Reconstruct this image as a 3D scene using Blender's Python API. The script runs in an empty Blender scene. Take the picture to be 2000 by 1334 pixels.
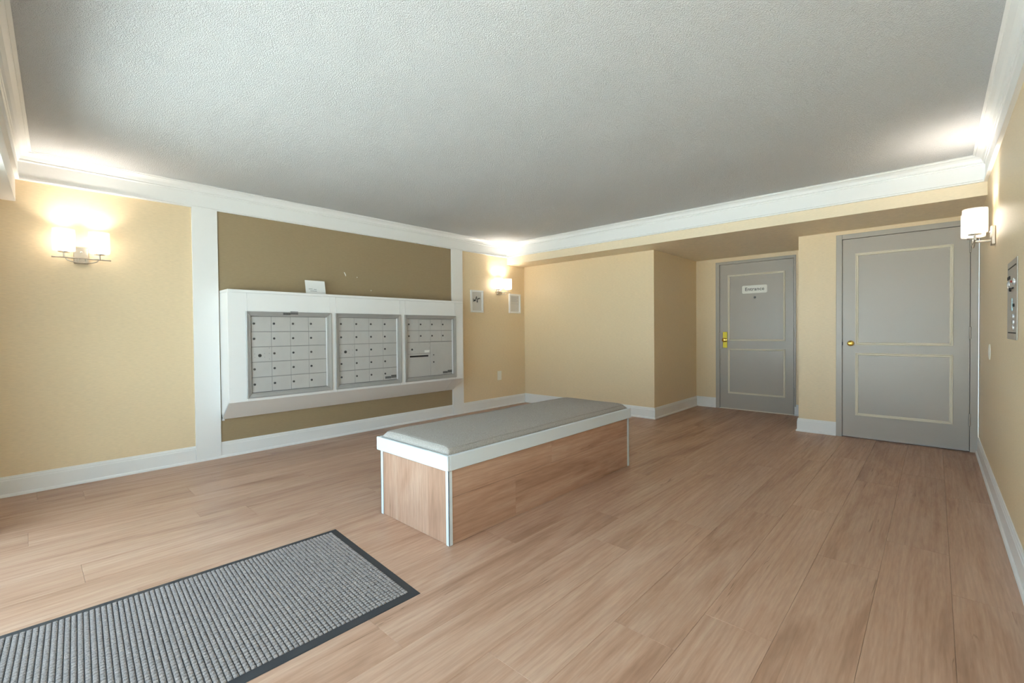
import bpy, bmesh, math, random
from mathutils import Matrix, Vector
random.seed(7)
scene = bpy.context.scene
COL = scene.collection

# ------------------------------------------------------------------ camera
cam_d = bpy.data.cameras.new('camera')
cam_d.sensor_width = 36.0
cam_d.lens = 888.376 / 2000 * 36
cam_d.shift_y = -7.33 / 2000
cam_d.clip_start = 0.02
cam = bpy.data.objects.new('camera', cam_d)
COL.objects.link(cam)
FW = Vector((-0.68112, 0.73202, -0.01493)).normalized()
RT = Vector((0.73216, 0.68107, -0.00925)).normalized()
UP = RT.cross(FW).normalized()
RT = FW.cross(UP).normalized()
cam.matrix_world = Matrix(((RT.x, UP.x, -FW.x, 0.0), (RT.y, UP.y, -FW.y, 0.0),
                           (RT.z, UP.z, -FW.z, 1.134), (0, 0, 0, 1)))
scene.camera = cam

# ------------------------------------------------------------------ colour management, sky
scene.view_settings.view_transform = 'Standard'
scene.view_settings.look = 'None'
scene.view_settings.gamma = 1.0
scene.view_settings.use_curve_mapping = False
scene.view_settings.exposure = 0.60
SKY = 4.2
LAMP = 6.5
BULB = 215.0
SUN = 95.0
world = bpy.data.worlds.new('overcast_sky')
scene.world = world
world.use_nodes = True
bg = world.node_tree.nodes['Background']
bg.inputs[0].default_value = (0.62, 0.82, 1.0, 1)
bg.inputs[1].default_value = SKY
# unseen sun added so the pavement bounces light inside; it travels away from the glass front, so no beam enters the room
sd = bpy.data.lights.new('sun', 'SUN'); sd.energy = SUN; sd.angle = 0.01; sd.color = (0.84, 0.93, 1.0)
so = bpy.data.objects.new('sun', sd); COL.objects.link(so)
so.rotation_euler = Vector((0.70, -0.22, -0.68)).to_track_quat('-Z', 'Y').to_euler()
scene.cycles.max_bounces = 8
scene.cycles.diffuse_bounces = 5
scene.cycles.glossy_bounces = 2
scene.cycles.transparent_max_bounces = 6
scene.cycles.caustics_reflective = False
scene.cycles.caustics_refractive = False

# room numbers (metres; camera stands at x=0, y=0)
XL, XR = -4.780, 0.290
YB, YR, YD, YS = 5.433, 6.820, 5.825, 5.035
XJ, XP = -2.601, -1.103
ZC, ZSB, ZCB, ZBT = 2.440, 2.140, 2.243, 0.143
FT = math.tan(math.radians(2.1))
def yf(x): return -0.020 - (x - XL) * FT            # face of the header over the glass front
GL = 0.26                                           # glass line behind the header face
ZH = 2.086                                          # underside of the header

# daylight portal filling the glass front
pl = bpy.data.lights.new('daylight_portal', 'AREA')
pl.shape = 'RECTANGLE'; pl.size = 4.1; pl.size_y = 2.05
pl.cycles.is_portal = True
po = bpy.data.objects.new('daylight_portal', pl)
po.location = (-1.78, yf(-1.78) - GL - 0.06, 1.04)
po.rotation_euler = (math.radians(90), 0, math.radians(180 - 2.1))
COL.objects.link(po)

# ------------------------------------------------------------------ materials
def srgb(r, g, b):
    f = lambda c: (c / 255 / 12.92) if c / 255 <= 0.04045 else ((c / 255 + 0.055) / 1.055) ** 2.4
    return (f(r), f(g), f(b), 1.0)
def base_mat(name, col, rough=0.5, metal=0.0, spec=0.5):
    m = bpy.data.materials.new(name); m.use_nodes = True
    b = m.node_tree.nodes['Principled BSDF']
    b.inputs['Base Color'].default_value = col
    b.inputs['Roughness'].default_value = rough
    b.inputs['Metallic'].default_value = metal
    b.inputs['Specular IOR Level'].default_value = spec
    return m
class NT:
    def __init__(s, m): s.m = m; s.t = m.node_tree; s.b = s.t.nodes['Principled BSDF']
    def n(s, typ, **kw):
        nd = s.t.nodes.new(typ)
        for k, v in kw.items(): setattr(nd, k, v)
        return nd
    def l(s, a, b): s.t.links.new(a, b)
    def coord(s, scale, kind='Object', rnd=False):
        tc = s.n('ShaderNodeTexCoord'); mp = s.n('ShaderNodeMapping')
        mp.inputs['Scale'].default_value = scale
        if rnd:
            oi = s.n('ShaderNodeObjectInfo'); mu = s.n('ShaderNodeMath', operation='MULTIPLY'); mu.inputs[1].default_value = 57.0
            s.l(oi.outputs['Random'], mu.inputs[0])
            cb = s.n('ShaderNodeCombineXYZ'); s.l(mu.outputs[0], cb.inputs[0]); s.l(mu.outputs[0], cb.inputs[1])
            ad = s.n('ShaderNodeVectorMath', operation='ADD')
            s.l(tc.outputs[kind], ad.inputs[0]); s.l(cb.outputs[0], ad.inputs[1]); s.l(ad.outputs[0], mp.inputs['Vector'])
        else: s.l(tc.outputs[kind], mp.inputs['Vector'])
        return mp.outputs[0]
    def noise(s, vec, scale, detail=2.0, rough=0.5, dist=0.0):
        nz = s.n('ShaderNodeTexNoise'); nz.inputs['Scale'].default_value = scale
        nz.inputs['Detail'].default_value = detail; nz.inputs['Roughness'].default_value = rough
        nz.inputs['Distortion'].default_value = dist
        s.l(vec, nz.inputs['Vector']); return nz.outputs['Fac']
    def ramp(s, fac, stops):
        r = s.n('ShaderNodeValToRGB'); e = r.color_ramp.elements
        while len(e) < len(stops): e.new(0.5)
        for el, (p, c) in zip(e, stops): el.position = p; el.color = c if len(c) == 4 else (*c, 1)
        s.l(fac, r.inputs[0]); return r.outputs[0]
    def mix(s, a, b, fac, blend='MIX'):
        mx = s.n('ShaderNodeMix', data_type='RGBA', blend_type=blend)
        for v, i in ((fac, 0), (a, 6), (b, 7)):
            if hasattr(v, 'links'): s.l(v, mx.inputs[i])
            else: mx.inputs[i].default_value = v
        return mx.outputs[2]
    def bump(s, h, strength, dist):
        bp = s.n('ShaderNodeBump'); bp.inputs['Strength'].default_value = strength; bp.inputs['Distance'].default_value = dist
        s.l(h, bp.inputs['Height']); s.l(bp.outputs[0], s.b.inputs['Normal'])

def wall_mat(name, col, rough=0.42, amp=0.05):
    m = base_mat(name, col, rough); t = NT(m)
    v = t.coord((28, 28, 260)); h1 = t.noise(v, 1.0, 2, 0.6)
    t.bump(h1, 0.16, 0.0016)
    lo = tuple(c * (1 - amp) for c in col[:3]) + (1,); hi = tuple(min(1, c * (1 + amp)) for c in col[:3]) + (1,)
    t.l(t.ramp(h1, [(0.3, lo), (0.7, hi)]), t.b.inputs['Base Color'])
    return m
def white_mat(name, col, rough=0.35):
    return base_mat(name, col, rough)

M = {}
M['wall'] = wall_mat('beige_wall_vinyl', srgb(233, 211, 175))
M['accent'] = wall_mat('brown_accent_paint', srgb(160, 141, 110), 0.5)
M['soffit'] = wall_mat('beige_soffit_paint', srgb(238, 221, 192), 0.5)
M['trim'] = white_mat('white_gloss_trim', srgb(238, 238, 237))
M['bench_white'] = white_mat('white_bench_paint', srgb(212, 220, 226), 0.4)
M['plate'] = base_mat('ivory_plastic', srgb(246, 242, 230), 0.35)
M['dark'] = base_mat('dark_void', srgb(22, 21, 20), 0.6)
M['paper'] = base_mat('white_paper', srgb(240, 240, 238), 0.7)
M['printpaper'] = base_mat('pale_grey_print_paper', srgb(212, 208, 202), 0.7)
M['ink'] = base_mat('black_ink', srgb(38, 38, 40), 0.7)
M['greyink'] = base_mat('grey_ink', srgb(178, 176, 178), 0.7)
M['sign'] = base_mat('white_sign_plastic', srgb(238, 236, 228), 0.4)
M['signtext'] = base_mat('dark_green_grey_lettering', srgb(66, 76, 68), 0.5)
M['red'] = base_mat('red_lamp', srgb(150, 40, 30), 0.4)
M['brass'] = base_mat('polished_brass', srgb(222, 186, 96), 0.16, 1.0)
M['brass2'] = base_mat('lacquered_brass_plate', srgb(196, 178, 62), 0.4, 0.75)
M['nickel'] = base_mat('brushed_nickel', srgb(205, 196, 184), 0.3, 1.0)
M['steel'] = base_mat('stainless_panel', srgb(188, 180, 172), 0.36, 0.8)
M['chrome'] = base_mat('chrome_button', srgb(232, 232, 234), 0.25, 0.45)
M['keys'] = base_mat('pale_blue_button', srgb(186, 212, 216), 0.3)
M['molding'] = base_mat('cream_panel_molding', srgb(226, 218, 200), 0.4)
M['label'] = base_mat('embossed_label_tape', srgb(84, 84, 84), 0.45)
M['labeltxt'] = base_mat('embossed_label_print', srgb(130, 130, 128), 0.5)
M['gapgrey'] = base_mat('mailbox_gap_grey', srgb(112, 112, 111), 0.6)
M['rowbar_shaded'] = base_mat('mailbox_row_bar_shaded_grey', srgb(158, 158, 156), 0.45, 0.2)  # bar colour darkened to carry the shadow between rows
M['strip'] = base_mat('lit_reveal_aluminium', srgb(232, 232, 234), 0.3, 0.2)  # light on the right-hand reveal is put into this bright colour
M['lock'] = base_mat('lock_steel', srgb(96, 96, 95), 0.4, 0.6)
M['keyhole'] = base_mat('lock_core_dark', srgb(52, 52, 52), 0.5)
M['rubber'] = base_mat('black_rubber', srgb(48, 50, 54), 0.62)
M['subfloor'] = base_mat('floor_underlay_brown', srgb(132, 101, 80), 0.8)
M['alu'] = base_mat('white_storefront_frame', srgb(226, 228, 228), 0.4)
M['pavement'] = base_mat('concrete_pavement', srgb(168, 166, 160), 0.9)

def metal_sheet(name, col, metal, rough):
    m = base_mat(name, col, rough, metal); t = NT(m)
    lo = tuple(c * 0.95 for c in col[:3]) + (1,)
    t.l(t.ramp(t.noise(t.coord((9, 9, 9)), 1.0, 2), [(0.3, lo), (0.7, col)]), t.b.inputs['Base Color'])
    return m
M['box'] = metal_sheet('anodised_mailbox_face', srgb(198, 197, 195), 0.15, 0.42)
M['boxframe'] = metal_sheet('anodised_mailbox_frame', srgb(176, 176, 175), 0.3, 0.38)

def door_mat():
    m = base_mat('grey_door_paint', srgb(178, 170, 160), 0.32); t = NT(m)
    h = t.noise(t.coord((45, 45, 45)), 1.0, 2, 0.65); t.bump(h, 0.18, 0.0015); return m
M['door'] = door_mat()

def ceiling_mat():
    m = base_mat('textured_white_ceiling', srgb(214, 215, 217), 0.85); t = NT(m)
    h = t.noise(t.coord((1, 1, 1)), 190, 2.0, 0.6)
    t.bump(t.ramp(h, [(0.38, (0, 0, 0)), (0.66, (1, 1, 1))]), 0.85, 0.0045)
    return m
M['ceiling'] = ceiling_mat()

def wood_mat():
    m = base_mat('oak_vinyl_plank', srgb(186, 150, 126), 0.4); t = NT(m)
    n1 = t.noise(t.coord((5.0, 0.62, 5.0), rnd=True), 1.0, 4, 0.62, 1.3)
    n2 = t.noise(t.coord((42, 2.0, 42), rnd=True), 1.0, 2, 0.6, 0.5)
    n3 = t.noise(t.coord((150, 11, 150), rnd=True), 1.0, 2, 0.5)
    n4 = t.noise(t.coord((2.6, 0.9, 2.6), rnd=True), 1.0, 2, 0.5)
    c1 = t.ramp(n1, [(0.30, srgb(161, 123, 100)), (0.48, srgb(187, 150, 127)), (0.70, srgb(201, 169, 148))])
    c2 = t.mix(c1, t.ramp(n2, [(0.28, srgb(140, 105, 84)), (0.5, srgb(187, 150, 127)), (0.75, srgb(215, 186, 164))]), 0.17)
    c3 = t.mix(c2, t.ramp(n3, [(0.3, (0.83, 0.81, 0.79)), (0.7, (1.05, 1.05, 1.05))]), 0.6, 'MULTIPLY')
    wv = t.n('ShaderNodeTexWave', wave_type='RINGS', rings_direction='Y')      # cathedral grain
    wv.inputs['Scale'].default_value = 1.0; wv.inputs['Distortion'].default_value = 9.0
    wv.inputs['Detail'].default_value = 2.0; wv.inputs['Detail Scale'].default_value = 0.8
    t.l(t.coord((10, 0.7, 10), rnd=True), wv.inputs['Vector'])
    c4 = t.mix(c3, t.ramp(wv.outputs['Fac'], [(0.0, (0.86, 0.84, 0.82)), (0.5, (1.02, 1.02, 1.02)), (1.0, (1.0, 1.0, 1.0))]), 0.45, 'MULTIPLY')
    # thin dark cracks that follow the grain here and there
    ck = t.noise(t.coord((22, 0.55, 22), rnd=True), 1.0, 3, 0.5, 0.5)
    sb = t.n('ShaderNodeMath', operation='SUBTRACT'); t.l(ck, sb.inputs[0]); sb.inputs[1].default_value = 0.5
    ab = t.n('ShaderNodeMath', operation='ABSOLUTE'); t.l(sb.outputs[0], ab.inputs[0])
    line = t.ramp(ab.outputs[0], [(0.0, (1, 1, 1)), (0.007, (0, 0, 0))])
    mask = t.ramp(t.noise(t.coord((7, 1.3, 7), rnd=True), 1.0, 2, 0.5), [(0.57, (0, 0, 0)), (0.66, (0.85, 0.85, 0.85))])
    mm = t.mix(line, mask, 1.0, 'MULTIPLY')
    c5 = t.mix(c4, srgb(112, 80, 60), mm)
    oi = t.n('ShaderNodeObjectInfo')
    tone = t.ramp(oi.outputs['Random'], [(0.0, (0.965, 0.962, 0.96)), (1.0, (1.02, 1.02, 1.02))])
    c6 = t.mix(c5, tone, 1.0, 'MULTIPLY')
    c7 = t.mix(c6, t.ramp(n4, [(0.3, (0.92, 0.905, 0.885)), (0.7, (1.05, 1.05, 1.06))]), 0.5, 'MULTIPLY')
    t.l(c7, t.b.inputs['Base Color'])
    t.l(t.ramp(n2, [(0.3, (0.46, 0.46, 0.46)), (0.7, (0.34, 0.34, 0.34))]), t.b.inputs['Roughness'])
    return m
M['wood'] = wood_mat()

def fabric_mat(name, c0, c1, scale, bs=0.35):
    m = base_mat(name, c1, 0.92, 0, 0.2); t = NT(m)
    h = t.noise(t.coord((1, 1, 1)), scale, 3, 0.7)
    t.l(t.ramp(h, [(0.3, c0), (0.7, c1)]), t.b.inputs['Base Color'])
    t.bump(h, bs, 0.002); return m
M['cushion'] = fabric_mat('grey_woven_cushion_fabric', srgb(140, 134, 128), srgb(186, 179, 172), 240)
M['carpet'] = fabric_mat('grey_mat_pile', srgb(112, 104, 102), srgb(176, 166, 162), 330, 0.5)

def glow_mat():
    m = bpy.data.materials.new('lit_frosted_glass'); m.use_nodes = True
    nt = m.node_tree; nt.nodes.clear()
    o = nt.nodes.new('ShaderNodeOutputMaterial'); e = nt.nodes.new('ShaderNodeEmission')
    e.inputs[0].default_value = (1.0, 0.91, 0.79, 1); e.inputs[1].default_value = LAMP
    nt.links.new(e.outputs[0], o.inputs[0]); return m
M['glow'] = glow_mat()
M['bulb'] = M['glow'].copy(); M['bulb'].name = 'bulb_seen_from_above'
M['bulb'].node_tree.nodes['Emission'].inputs[1].default_value = BULB
def glass_mat(name, tint, f_t, f_d):
    m = bpy.data.materials.new(name); m.use_nodes = True
    nt = m.node_tree; nt.nodes.clear()
    o = nt.nodes.new('ShaderNodeOutputMaterial')
    tr = nt.nodes.new('ShaderNodeBsdfTransparent'); tr.inputs[0].default_value = tint
    gl = nt.nodes.new('ShaderNodeBsdfGlossy'); gl.inputs['Roughness'].default_value = 0.05
    df = nt.nodes.new('ShaderNodeBsdfTranslucent'); df.inputs[0].default_value = (0.95, 0.95, 0.95, 1)
    m1 = nt.nodes.new('ShaderNodeMixShader'); m1.inputs[0].default_value = f_d
    m2 = nt.nodes.new('ShaderNodeMixShader'); m2.inputs[0].default_value = f_t
    nt.links.new(tr.outputs[0], m1.inputs[1]); nt.links.new(df.outputs[0], m1.inputs[2])
    nt.links.new(m1.outputs[0], m2.inputs[1]); nt.links.new(gl.outputs[0], m2.inputs[2])
    nt.links.new(m2.outputs[0], o.inputs[0]); return m
M['pane'] = glass_mat('storefront_glass', (0.95, 0.98, 0.97, 1), 0.06, 0.0)
M['shade'] = glass_mat('clear_outer_shade_glass', (1, 0.98, 0.95, 1), 0.05, 0.22)

# ------------------------------------------------------------------ mesh helpers
ORG = {}
class MB:
    """collects geometry in world space (optionally through a matrix)"""
    def __init__(s, mat=None): s.v = []; s.f = []; s.mi = []; s.M = mat
    def add(s, vs, fs, mi=0):
        o = len(s.v)
        s.v += [tuple(s.M @ Vector(p)) if s.M else tuple(p) for p in vs]
        s.f += [tuple(i + o for i in f) for f in fs]; s.mi += [mi] * len(fs); return s
    def box(s, a, b, mi=0, bev=0.0):
        (x0, y0, z0), (x1, y1, z1) = a, b
        x0, x1 = min(x0, x1), max(x0, x1); y0, y1 = min(y0, y1), max(y0, y1); z0, z1 = min(z0, z1), max(z0, z1)
        if bev <= 0:
            vs = [(x0, y0, z0), (x1, y0, z0), (x1, y1, z0), (x0, y1, z0), (x0, y0, z1), (x1, y0, z1), (x1, y1, z1), (x0, y1, z1)]
            return s.add(vs, [(0, 3, 2, 1), (4, 5, 6, 7), (0, 1, 5, 4), (1, 2, 6, 5), (2, 3, 7, 6), (3, 0, 4, 7)], mi)
        bm = bmesh.new(); bmesh.ops.create_cube(bm, size=1)
        for v in bm.verts: v.co = ((x0 + x1) / 2 + v.co.x * (x1 - x0), (y0 + y1) / 2 + v.co.y * (y1 - y0), (z0 + z1) / 2 + v.co.z * (z1 - z0))
        bmesh.ops.bevel(bm, geom=bm.edges[:], offset=min(bev, 0.45 * min(x1 - x0, y1 - y0, z1 - z0)), segments=1, affect='EDGES', profile=0.5)
        bm.verts.index_update()
        s.add([v.co[:] for v in bm.verts], [[v.index for v in f.verts] for f in bm.faces], mi); bm.free(); return s
    def prism(s, poly, ax, lo, hi, mi=0):
        """poly in the two other axes (order xyz without ax)"""
        def P(q, h):
            r = list(q); r.insert(ax, h); return r
        n = len(poly)
        vs = [P(q, lo) for q in poly] + [P(q, hi) for q in poly]
        fs = [tuple(range(n))[::-1], tuple(range(n, 2 * n))] + [(i, (i + 1) % n, n + (i + 1) % n, n + i) for i in range(n)]
        return s.add(vs, fs, mi)
    def lathe(s, prof, origin, axis='z', seg=24, mi=0, cap=True):
        ax = {'x': Vector((1, 0, 0)), 'y': Vector((0, 1, 0)), 'z': Vector((0, 0, 1))}[axis]
        e1 = Vector((0, 1, 0)) if axis == 'x' else Vector((1, 0, 0)); e2 = ax.cross(e1); o = Vector(origin)
        vs = []; fs = []
        for (r, h) in prof:
            for k in range(seg):
                a = 2 * math.pi * k / seg; vs.append(tuple(o + ax * h + (e1 * math.cos(a) + e2 * math.sin(a)) * max(r, 1e-5)))
        for i in range(len(prof) - 1):
            for k in range(seg):
                k2 = (k + 1) % seg; fs.append((i * seg + k, i * seg + k2, (i + 1) * seg + k2, (i + 1) * seg + k))
        if cap: fs.append(tuple(range(seg))[::-1]); fs.append(tuple(range((len(prof) - 1) * seg, len(prof) * seg)))
        return s.add(vs, fs, mi)
    def tube(s, pts, r, seg=10, mi=0):
        pts = [Vector(p) for p in pts]; vs = []; fs = []; n = len(pts); prev = None
        for i, p in enumerate(pts):
            d = (pts[min(i + 1, n - 1)] - pts[max(i - 1, 0)]).normalized()
            ref = prev if prev is not None else (Vector((0, 0, 1)) if abs(d.z) < 0.9 else Vector((1, 0, 0)))
            a = (ref - d * ref.dot(d)).normalized(); b = d.cross(a); prev = a
            for k in range(seg):
                t = 2 * math.pi * k / seg; vs.append(tuple(p + (a * math.cos(t) + b * math.sin(t)) * r))
        for i in range(n - 1):
            for k in range(seg):
                k2 = (k + 1) % seg; fs.append((i * seg + k, i * seg + k2, (i + 1) * seg + k2, (i + 1) * seg + k))
        fs.append(tuple(range(seg))[::-1]); fs.append(tuple(range((n - 1) * seg, n * seg)))
        return s.add(vs, fs, mi)
    def grid(s, fn, nu, nv, mi=0):
        vs = [fn(i / nu, j / nv) for j in range(nv + 1) for i in range(nu + 1)]
        fs = [(j * (nu + 1) + i, j * (nu + 1) + i + 1, (j + 1) * (nu + 1) + i + 1, (j + 1) * (nu + 1) + i) for j in range(nv) for i in range(nu)]
        return s.add(vs, fs, mi)
    def build(s, name, mats, parent=None, smooth=False, fixn=True):
        me = bpy.data.meshes.new(name)
        o_ = ORG.get(parent.name, Vector((0, 0, 0))) if parent else Vector((0, 0, 0))
        me.from_pydata([(p[0] - o_.x, p[1] - o_.y, p[2] - o_.z) for p in s.v], [], s.f)
        for m in (mats if isinstance(mats, (list, tuple)) else [mats]): me.materials.append(M[m])
        for p, i in zip(me.polygons, s.mi): p.material_index = i
        if fixn:
            bm = bmesh.new(); bm.from_mesh(me); bmesh.ops.recalc_face_normals(bm, faces=bm.faces[:]); bm.to_mesh(me); bm.free()
        if smooth:
            for p in me.polygons: p.use_smooth = True
            me.set_sharp_from_angle(angle=math.radians(38))
        ob = bpy.data.objects.new(name, me); COL.objects.link(ob)
        if parent: ob.parent = parent; ORG[ob.name] = o_
        return ob
def tag(o, label=None, cat=None, group=None, kind=None):
    if label: o['label'] = label
    if cat: o['category'] = cat
    if group: o['group'] = group
    if kind: o['kind'] = kind
    return o
def thing(name, loc, label=None, cat=None, group=None, kind=None):
    e = bpy.data.objects.new(name, None); e.empty_display_size = 0.1; COL.objects.link(e)
    e.location = loc; ORG[e.name] = Vector(loc); return tag(e, label, cat, group, kind)
def struct(o, label, cat): return tag(o, label, cat, None, 'structure')

def sweep(prof, path, i, closed=False):
    """one run (path[i]-path[i+1]) of a profile (out, z) along a plan path with mitred ends; room lies to the right"""
    n = len(path)
    def nrm(a, b):
        d = Vector((b[0] - a[0], b[1] - a[1])).normalized(); return Vector((d.y, -d.x))
    def mit(k):
        a, b = path[k - 1] if (k > 0 or closed) else None, path[(k + 1) % n] if (k < n - 1 or closed) else None
        n1 = nrm(a, path[k]) if a else None; n2 = nrm(path[k], b) if b else None
        if n1 is None: return n2
        if n2 is None: return n1
        return (n1 + n2) / (1 + n1.dot(n2))
    j = (i + 1) % n
    vs = []
    for k in (i, j):
        m_ = mit(k)
        vs += [(path[k][0] + m_.x * d, path[k][1] + m_.y * d, z) for d, z in prof]
    c = len(prof)
    fs = [(q, (q + 1) % c, c + (q + 1) % c, c + q) for q in range(c)] + [tuple(range(c)), tuple(range(c, 2 * c))[::-1]]
    return MB().add(vs, fs)

# ------------------------------------------------------------------ floor
YF0 = -0.62
fl = struct(MB().box((XL - 0.02, YF0, -0.05), (XR + 0.02, YR + 0.02, -0.007)).build('floor', 'subfloor'),
            'wood-look plank floor running away from the glass front', 'floor')
PITCH = 0.2415
known = {0: 2.66, 1: 3.11, 2: 2.69, 3: 1.83, 4: 1.55, 5: 2.62, 6: 2.10, 12: 1.24, 13: 0.175, 14: 0.98, 15: 0.73, 16: 1.52, 17: 0.805, 19: 0.275}
PL = 1.52
pcache = {}
def plank_mesh(w, l):
    key = (round(w, 3), round(l, 3))
    if key not in pcache:
        g = 0.0002; c = 0.0007
        a = [(g, g), (w - g, g), (w - g, l - g), (g, l - g)]; b = [(g + c, g + c), (w - g - c, g + c), (w - g - c, l - g - c), (g + c, l - g - c)]
        vs = [(x, y, -0.007) for x, y in a] + [(x, y, -0.0011) for x, y in a] + [(x, y, 0.0) for x, y in b]
        fs = [(8, 9, 10, 11)] + [(q + i, q + (i + 1) % 4, q + 4 + (i + 1) % 4, q + 4 + i) for q in (0, 4) for i in range(4)]
        me = bpy.data.meshes.new('plank'); me.from_pydata(vs, [], fs); me.materials.append(M['wood']); pcache[key] = me
    return pcache[key]
def plank(parent, origin, w, l, rot=None):
    o = bpy.data.objects.new('plank', plank_mesh(w, l)); COL.objects.link(o); o.parent = parent
    po_ = ORG.get(parent.name, Vector((0, 0, 0)))
    if rot is None: o.location = Vector(origin) - po_
    else:
        mt = rot.to_4x4(); mt.translation = Vector(origin) - po_; o.matrix_local = mt
    return o
for k in range(0, 22):
    x1 = 0.055 + PITCH - PITCH * k; x0 = x1 - PITCH
    cx0, cx1 = max(x0, XL), min(x1, XR)
    if cx1 - cx0 < 0.01: continue
    if cx0 < XJ - 0.02: yend = YB
    elif cx1 > XP + 0.02: yend = YD
    else: yend = YR
    if x0 < XJ < x1 or x0 < XP < x1: yend = YR
    y = known.get(k, random.uniform(0.2, 1.6))
    while y > YF0 + 0.02: y -= PL
    while y < yend - 1e-3:
        a, b = max(y, YF0), min(y + PL, yend)
        if b - a > 0.03: plank(fl, (cx0, a, 0), cx1 - cx0, b - a)
        y += PL

# ------------------------------------------------------------------ walls, soffit, ceiling
T = 0.12
WL = struct(MB().box((XL - T, -1.0, 0), (XL, YB + T, ZC)).build('wall_left', 'wall'), 'beige wall carrying the mailboxes', 'wall')
MB().box((XL, 1.21, 0.02), (XL + 0.003, 3.945, ZCB + 0.01)).build('accent_panel', 'accent', WL)
WL.children[0]['label'] = 'brown painted wall area behind the mailboxes'
def chip(px):
    b = MB(); n = len(px)
    b.add([(XL + 0.0034, y, z) for y, z in px] + [(XL + 0.0048, sum(q[0] for q in px) / n, sum(q[1] for q in px) / n)],
          [(i, (i + 1) % n, n) for i in range(n)])
    b.build('paint_chip', 'paper', WL)
chip([(2.420, 1.800), (2.432, 1.797), (2.446, 1.770), (2.443, 1.752), (2.436, 1.768)])
chip([(2.572, 1.757), (2.580, 1.760), (2.583, 1.752), (2.575, 1.749)])
chip([(2.744, 1.620), (2.752, 1.622), (2.754, 1.612), (2.746, 1.610)])
struct(MB().box((XL, YB, 0), (XJ, YB + T, ZSB)).box((XJ - T, YB + T, 0), (XJ, YR, ZSB)).build('wall_back', 'wall'),
       'beige back wall turning into the entrance alcove', 'wall')
D1 = (-2.319, -1.318, 2.086)          # door opening incl. frame: x0, x1, top
struct(MB().box((XJ - T, YR, 0), (D1[0] + 0.01, YR + T, ZSB)).box((D1[1] - 0.01, YR, 0), (XP + T, YR + T, ZSB))
       .box((D1[0] + 0.01, YR, D1[2] - 0.01), (D1[1] - 0.01, YR + T, ZSB)).build('wall_alcove', 'wall'),
       'beige end wall of the entrance alcove', 'wall')
D2 = (-0.762, 0.284, 2.100)
struct(MB().box((XP, YD, 0), (D2[0] + 0.01, YD + T, ZSB)).box((D2[0] + 0.01, YD, D2[2] - 0.01), (XR, YD + T, ZSB))
       .box((XP, YD + T, 0), (XP + T, YR, ZSB)).build('wall_pier', 'wall'),
       'beige pier and wall strip around the right-hand door', 'wall')
struct(MB().box((XR, -1.0, 0), (XR + T, YD + T, ZC)).build('wall_right', 'wall'), 'beige right wall with lamp and intercom', 'wall')
struct(MB().box((XL, YS, ZSB), (XR, YR + T, ZC - 0.002)).build('ceiling_soffit', 'soffit'), 'dropped beige soffit in front of the doors', 'ceiling')
struct(MB().box((XL - T, -1.0, ZC), (XR + T, YS + 0.3, ZC + 0.1)).build('ceiling', 'ceiling'), 'white textured ceiling', 'ceiling')

# crown moulding
CR = [(0, ZCB), (0.021, ZCB), (0.022, ZCB + 0.009), (0.016, ZCB + 0.015), (0.014, ZCB + 0.018), (0.014, 2.372), (0.021, 2.375), (0.023, 2.382),
      (0.019, 2.386), (0.019, 2.389), (0.027, 2.391), (0.030, 2.398), (0.036, 2.412), (0.050, 2.424), (0.066, 2.429), (0.070, 2.431), (0.071, 2.436), (0.086, 2.437), (0.086, ZC - 0.0005), (0, ZC - 0.0005)]
room = [(XL, yf(XL)), (XL, YS), (XR, YS), (XR, yf(XR))]
for i, lab in enumerate(['white crown moulding along the mailbox wall', 'white crown moulding on the soffit', 'white crown moulding along the right wall', 'white crown moulding over the glass front']):
    struct(sweep(CR, room, i, True).build('trim_%d' % (i + 1), 'trim'), lab, 'moulding')

# pilaster boards
for i, (y0, y1, lab) in enumerate([(1.021, 1.216, 'white vertical board left of the mailboxes'), (3.939, 4.134, 'white vertical board right of the mailboxes')]):
    struct(MB().box((XL, y0, 0), (XL + 0.018, y1, ZCB + 0.006), bev=0.002).build('trim_%d' % (i + 5), 'trim'), lab, 'moulding')

# baseboards
BBP = [(0, ZBT), (0.005, ZBT), (0.007, ZBT - 0.004), (0.007, ZBT - 0.009), (0.010, ZBT - 0.013), (0.0105, ZBT - 0.026), (0.013, ZBT - 0.030), (0.013, 0.0), (0, 0.0)]
SHO = [(0.0125, 0), (0.0125, 0.022), (0.016, 0.021), (0.020, 0.017), (0.0225, 0.010), (0.023, 0)]
def baseboard(name, label, path):
    root = thing(name, (path[0][0], path[0][1], 0), label, 'baseboard', None, 'structure')
    for i in range(len(path) - 1):
        sweep(BBP, path, i).build('board', 'trim', root)
        sweep(SHO, path, i).build('shoe_moulding', 'trim', root)
bl = thing('baseboard_left', (XL, 0, 0), 'white baseboard below the mailbox wall', 'baseboard', None, 'structure')
pth = [(XL, -0.9), (XL, YB), (XJ, YB), (XJ, YR), (D1[0], YR)]
def clipped(prof, y0, y1, nm):
    MB().add([(XL + d, y0, z) for d, z in prof] + [(XL + d, y1, z) for d, z in prof],
             [(q, (q + 1) % len(prof), len(prof) + (q + 1) % len(prof), len(prof) + q) for q in range(len(prof))] +
             [tuple(range(len(prof))), tuple(range(len(prof), 2 * len(prof)))]).build(nm, 'trim', bl)
clipped(BBP, -0.9, 1.020, 'board'); clipped(BBP, 1.217, 3.938, 'board'); clipped(BBP, 4.135, YB - 0.002, 'board')
sweep(SHO, pth, 0).build('shoe_moulding', 'trim', bl)
bb = thing('baseboard_back', (XL, YB, 0), 'white baseboard of the back wall and alcove', 'baseboard', None, 'structure')
for i in (1, 2, 3):
    sweep(BBP, pth, i).build('board', 'trim', bb); sweep(SHO, pth, i).build('shoe_moulding', 'trim', bb)
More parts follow.
